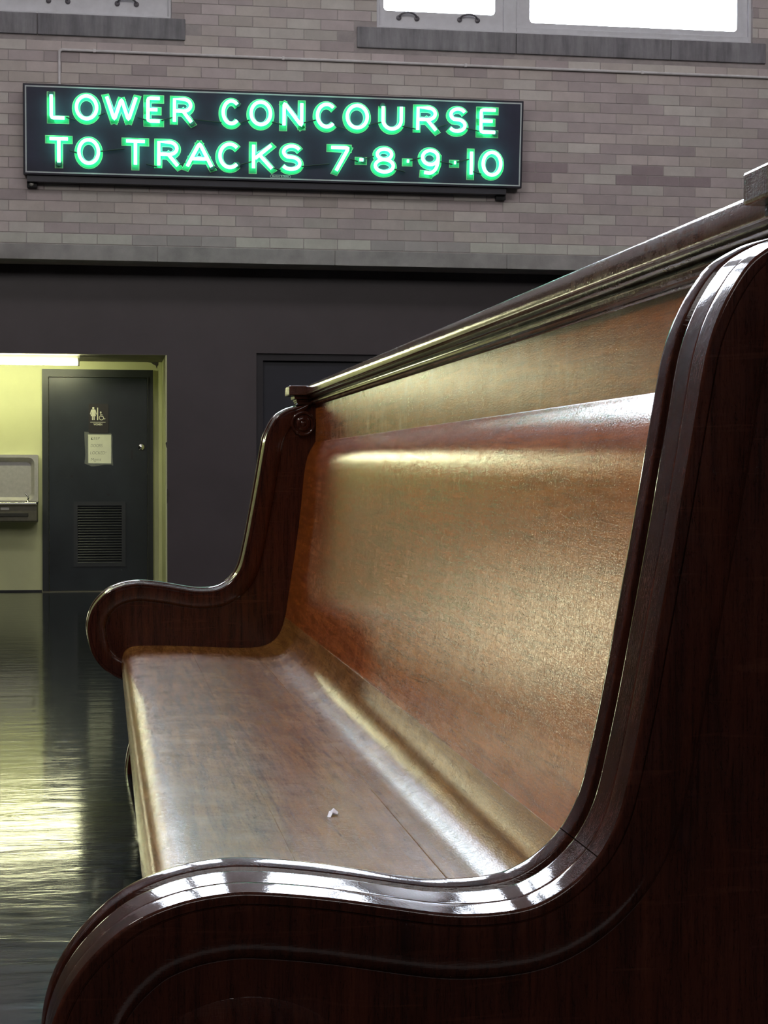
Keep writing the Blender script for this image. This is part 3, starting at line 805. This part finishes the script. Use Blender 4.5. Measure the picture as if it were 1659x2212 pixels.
# ------------------------------------------------------------------ the bench
BROT = math.atan2(8.0, F_PX)             # the bench stands a fraction of a degree off the room's axis
def bench_thing(name, bx, by, bz, *a):
    o = thing(name, (bx*math.cos(BROT) - by*math.sin(BROT), bx*math.sin(BROT) + by*math.cos(BROT), bz), *a)
    o.rotation_euler.z = BROT; BASE[o.name] = Vector((bx, by, bz)); return o
bench = bench_thing('bench', .45, 4.3, 0, 'long high-backed varnished brown wooden station bench with curved armrests', 'bench')
sil = [(0.085, 0.0), (0.088, 0.05), (0.105, 0.12), (0.125, 0.2), (0.13, 0.27), (0.12, 0.32), (0.1, 0.345), (0.0735, 0.359), (0.044, 0.372), (0.016, 0.389), (-0.004, 0.406), (-0.025, 0.429), (-0.042, 0.456), (-0.053, 0.486), (-0.061, 0.52), (-0.0645, 0.547)] + \
      [(-0.0666, 0.5727), (-0.0603, 0.6127), (-0.043, 0.6533), (-0.0169, 0.6864), (0.0138, 0.7129), (0.0384, 0.7267), (0.0774, 0.7406), (0.1187, 0.7465), (0.146, 0.7475), (0.1877, 0.7439), (0.243, 0.7365), (0.2995, 0.726), (0.3443, 0.7181), (0.3798, 0.715), (0.4296, 0.7176), (0.4547, 0.7259), (0.4796, 0.7402), (0.501, 0.7598), (0.5144, 0.7769), (0.5277, 0.8023), (0.5371, 0.8331), (0.5485, 0.886), (0.5575, 0.9281), (0.5719, 1.0069), (0.5857, 1.0802), (0.5993, 1.1588), (0.6118, 1.2323), (0.6189, 1.2743), (0.6256, 1.3085), (0.6398, 1.3459), (0.6563, 1.3753), (0.6715, 1.3963), (0.6882, 1.4101), (0.7125, 1.4234), (0.7292, 1.4297), (0.7519, 1.4361)]
def catmull(p, k=4):
    out = []
    for i in range(len(p) - 1):
        a = p[max(i - 1, 0)]; b = p[i]; c = p[i + 1]; d = p[min(i + 2, len(p) - 1)]
        for j in range(k):
            t = j/k
            out.append(tuple(.5*((2*b[q]) + (-a[q] + c[q])*t + (2*a[q] - 5*b[q] + 4*c[q] - d[q])*t*t + (-a[q] + 3*b[q] - 3*c[q] + d[q])*t**3) for q in (0, 1)))
    out.append(p[-1]); return out
curve = catmull(sil, 4)
# tidy: light smoothing
for _ in range(6):
    curve = [curve[0]] + [tuple((curve[i - 1][q] + 2*curve[i][q] + curve[i + 1][q])/4 for q in (0, 1)) for i in range(1, len(curve) - 1)] + [curve[-1]]
NC = len(curve)
outline = curve + [(.80, 1.4375), (.975, 1.4375), (.975, .9), (.975, .4), (.975, .0)]
NO = len(outline)
nrm = []
for i in range(NO):
    a = Vector(outline[i - 1]) if i else Vector(outline[0]); b = Vector(outline[(i + 1) % NO])
    if i == 0: d = Vector(outline[1]) - Vector(outline[0])
    elif i >= NC: nrm.append(Vector((0, 0))); continue
    else: d = b - a
    d.normalize(); nrm.append(Vector((d.y, -d.x)))     # pointing inwards (curve runs upward on the left side)
nrm[0] = Vector((1, 0)); nrm[NC - 1] = Vector((.0, -1))
def end_panel(y_out, y_in, name='end_panel'):
    """moulded end: y_out = face away from the seat, y_in = face towards the seat"""
    T = y_in - y_out
    prof = [(.0810, .0100), (.0775, .0100), (.0765, .0098), (.0755, .0085), (.0735, .0060), (.0690, .0038), (.0600, .0022), (.0450, .0009), (.0320, .0006), (.0250, .0006), (.0206, .0010), (.0200, .0038), (.0188, .0038), (.0182, .0012),
            (.0150, .0014), (0.0110, 0.0012), (0.0085, 0.0020), (0.0068, 0.0040), (0.0088, 0.0070), (0.0085, 0.0085), (0.0082, 0.0110), (0.0063, 0.0300), (0.0055, 0.0375), (0.0055, 0.0395), (0.0062, 0.0405), (0.0103, 0.0412), (0.0108, 0.0425),
            (0.0103, 0.0438), (0.0076, 0.0446), (0.0068, 0.0460), (0.0064, 0.0490), (0.0048, 0.0680), (0.0036, 0.0825), (0.0034, 0.0850), (0.0040, 0.0870), (0.0063, 0.0880), (0.0140, 0.0890), (.0190, .0920), (.0205, .0960), (.0190, .1000), (.0150, .1030),
            (.0040, .1042), (.0022, .1055), (.0012, .1080), (-.0007, .1270), (-.0010, .1310), (.0004, .1350), (.0030, .1380), (.0070, .1395), (.0120, .1400), (.0400, .1400), (.0425, .1392), (.0435, .1370), (.0450, .1370), (.0460, .1388), (.0480, .1395),
            (.0600, .1400), (.0700, .1392), (.0755, .1370), (.0765, .1325), (.0790, .1315), (.0810, .1315)]
    k = T/.140
    m = MB(); n = len(prof); vs = []
    for s, y in prof:
        for i in range(NO):
            p = Vector(outline[i]) + nrm[i]*s
            vs.append((p.x, y_out + y*k, p.y))
    fs = []
    for a in range(n - 1):
        for i in range(NO):
            j = (i + 1) % NO
            fs.append((a*NO + i, a*NO + j, (a + 1)*NO + j, (a + 1)*NO + i))
    m.add(vs, fs)
    m.add(vs[:NO], [tuple(range(NO))]); m.add(vs[-NO:], [tuple(range(NO))])
    o = m.build(name, M['end_wood'], bench, smooth=32)
    # joint between the armrest cap and the upright moulding
    i = min(range(NC), key=lambda q: (outline[q][0] - .507)**2 + (outline[q][1] - .767)**2)
    t = (Vector(outline[i + 1]) - Vector(outline[i - 1])).normalized()
    m = MB(); vs = []
    pr = [q for q in prof if .0035 <= q[1] <= .1360 and q[0] < .022]
    for s_, y in pr:
        for e in (-.0006, .0006):
            p = Vector(outline[i]) + nrm[i]*(s_ - .0004) + t*e
            vs.append((p.x, y_out + y*k, p.y))
        for e in (.0006, -.0006):
            p = Vector(outline[i]) + nrm[i]*(s_ + .0010) + t*e
            vs.append((p.x, y_out + y*k, p.y))
    m.add(vs, [(4*q + e, 4*q + (e + 1) % 4, 4*q + 4 + (e + 1) % 4, 4*q + 4 + e) for q in range(len(pr) - 1) for e in range(4)])
    m.build('joint_line', M['seam'], o)
    return o
YA0, YA1, YE0, YE1 = 1.756, 1.896, 6.780, 6.920
near_end = end_panel(YA0, YA1)
far_end = end_panel(YE0, YE1)
for (o, y, s) in ((near_end, YA1 - .003, 1), (far_end, YE0 + .003, -1)):
    m = MB()
    prof = [(.049, y - s*.008), (.049, y + s*.005), (.0465, y + s*.0075), (.0405, y + s*.0075), (.038, y + s*.005), (.037, y + s*.001), (.031, y + s*.001), (.029, y + s*.004), (.022, y + s*.0065), (.014, y + s*.0065), (.012, y + s*.004), (.010, y + s*.006), (.002, y + s*.008)]
    m.lathe_y(prof, .7780, 1.3622, 40)
    m.build('rosette', M['end_wood'], o, smooth=50)
for (o, y) in ((near_end, YA0 + .011), (far_end, YE1 - .009)):
    s = -1 if o is near_end else 1
    m = MB(); m.lathe_y([(.140, y - s*.002), (.139, y + s*.0012), (.137, y + s*.0020), (.128, y + s*.0036), (.112, y + s*.0050), (.06, y + s*.0062), (.005, y + s*.0065)], .144, .492, 56)
    m.build('scroll_disc', M['end_wood'], o, smooth=40)

def closed_loft(prof, y0, y1, name, mat, sm=35, ny=1):
    m = MB(); n = len(prof); vs = []
    for k in range(ny + 1):
        y = y0 + (y1 - y0)*k/ny; vs += [(x, y, z) for x, z in prof]
    fs = [(k*n + i, (k + 1)*n + i, (k + 1)*n + (i + 1) % n, k*n + (i + 1) % n) for k in range(ny) for i in range(n)]
    fs += [tuple(range(n)), tuple(range((ny + 1)*n - 1, ny*n - 1, -1))]
    m.add(vs, fs); return m.build(name, mat, bench, smooth=sm)
SY0, SY1 = YA1 - .014, YE0 + .018
def sm(pts, k=5): return catmull(pts, k)
g = .0012
front = sm([(.092, .386), (.078, .390), (.0715, .406), (.0715, .436), (.076, .462), (.088, .482), (.110, .4935), (.145, .4975), (.210, .4970), (.270, .4955), (.3265, .4935)], 4)
p2 = [(.3272, .4915), (.3292, .4915), (.3300, .4932)]
mid = sm([(.331, .4933), (.39, .4900), (.45, .4865), (.52, .4835), (.570, .4835)], 4)
p3 = [(.5707, .4815), (.5727, .4815), (.5735, .4835)]
cur = sm([(.574, .4836), (.600, .4860), (.625, .4915), (.646, .5005), (.665, .5135), (.680, .531), (.691, .551), (.700, .577), (.706, .602)], 5)
seatp = front + p2 + mid + p3 + cur + [(.74, .600), (.74, .44), (.62, .43), (.13, .43), (.12, .386)]
closed_loft(seatp, SY0, SY1, 'seat', M['seat_wood'], 30)
back = sm([(.7075, .605), (.7120, .630), (.7190, .680), (.7290, .745), (.7400, .815), (.7520, .895), (.7630, .980), (.7725, 1.065), (.7800, 1.145), (.7828, 1.170), (.7857, 1.190), (.7886, 1.206), (.7922, 1.221), (.7970, 1.236), (.8025, 1.249), (.8085, 1.261), (.8145, 1.2715), (.8200, 1.281), (.8245, 1.2895), (.8265, 1.290)], 5)
closed_loft(back + [(.86, 1.290), (.86, .60), (.74, .60), (.7075, .602)], SY0, SY1, 'backrest', M['back_wood'], 40)
M['upper_wood'] = wood('oak_upper_panel', (0.17, 0.044, 0.008), (0.34, 0.10, 0.018), 'Y', 0.5, 0.8, 0.20, 0.6, 0.08, 0.45, 0.10, 0.4)
closed_loft([(.8265, 1.286), (.8268, 1.33), (.8274, 1.38), (.8282, 1.440), (.86, 1.440), (.86, 1.286)], SY0, SY1, 'upper_back_panel', M['upper_wood'], 30)
def rs(p): return [(a + .0205, b + (.0065 if b > 1.44 else .006)) for a, b in p]
railp = rs([(.8135, 1.425), (.8085, 1.4265), (.8050, 1.4290), (.8030, 1.4325), (.7985, 1.4345), (.7945, 1.4330), (.7900, 1.4345), (.7870, 1.4385), (.7865, 1.4425), (.7890, 1.4460), (.7935, 1.4475), (.7985, 1.4485),
         (.7985, 1.4515), (.7930, 1.4530), (.7870, 1.4560), (.7825, 1.4605), (.7800, 1.4665), (.7700, 1.4675), (.7675, 1.4695), (.7665, 1.4725), (.7665, 1.4980), (.7678, 1.5020), (.7720, 1.5046), (.7790, 1.5050),
         (.9480, 1.5045), (.9530, 1.5000), (.9530, 1.4660), (.930, 1.4500), (.930, 1.4250)])
closed_loft(railp, YA1 - .02, YE0 + .02, 'top_rail', M['rail_wood'], 28)
for (a, b) in ((YA0 - .022, YA1 + .004), (YE0 - .004, YE1 + .018)):
    m = MB(); m.box(.722, 1.028, a, b, 1.473, 1.511)
    cb = m.build('cap_block', M['block_wood'], bench, bevel=.004)
    m = MB()
    m.box(.744, 1.012, a + .016, b - .012, 1.459, 1.473); m.box(.752, 1.004, a + .024, b - .020, 1.451, 1.459)
    m.prism([(.761, 1.437), (.758, 1.4405), (.755, 1.4455), (.7545, 1.451), (1.001, 1.451), (.998, 1.4455), (.995, 1.437)], a + .027, b - .023)
    m.build('cap_moulding', M['rail_wood'], cb, bevel=.0015)
m = MB()
m.box(.15, .175, SY0, SY1, .12, .43); m.box(.175, .86, 4.25, 4.30, .0, .43); m.box(.86, .92, SY0, SY1, .10, 1.43)
m.build('under_frame', M['rail_wood'], bench)
# the joint in the armrest cap below the curve
# ------------------------------------------------------------------ scrap of paper on the seat
ps = bench_thing('paper_scrap', .4473, 3.416, .4865, 'tiny crumpled white paper scrap lying on the bench seat', 'paper scrap')
m = MB(); bx, by, bz = .4473, 3.416, .4867
P = [(-.010, -.008, .000), (-.004, -.012, .001), (.003, -.002, .006), (.012, -.004, .003), (.016, .003, .004), (.009, .012, .009), (.002, .010, .004), (-.003, .002, .007)]
m.add([(bx + x, by + y*2.2, bz + z) for x, y, z in P], [(0, 1, 2, 7), (2, 3, 4, 5), (2, 5, 6, 7)])
m.add([(bx + x*.9, by + y*2.0, bz + z*.6 - .0006) for x, y, z in P], [(7, 2, 1, 0), (5, 4, 3, 2), (7, 6, 5, 2)])
m.build('crumpled_paper', M['scrap'], ps)
bpy.context.view_layer.update()
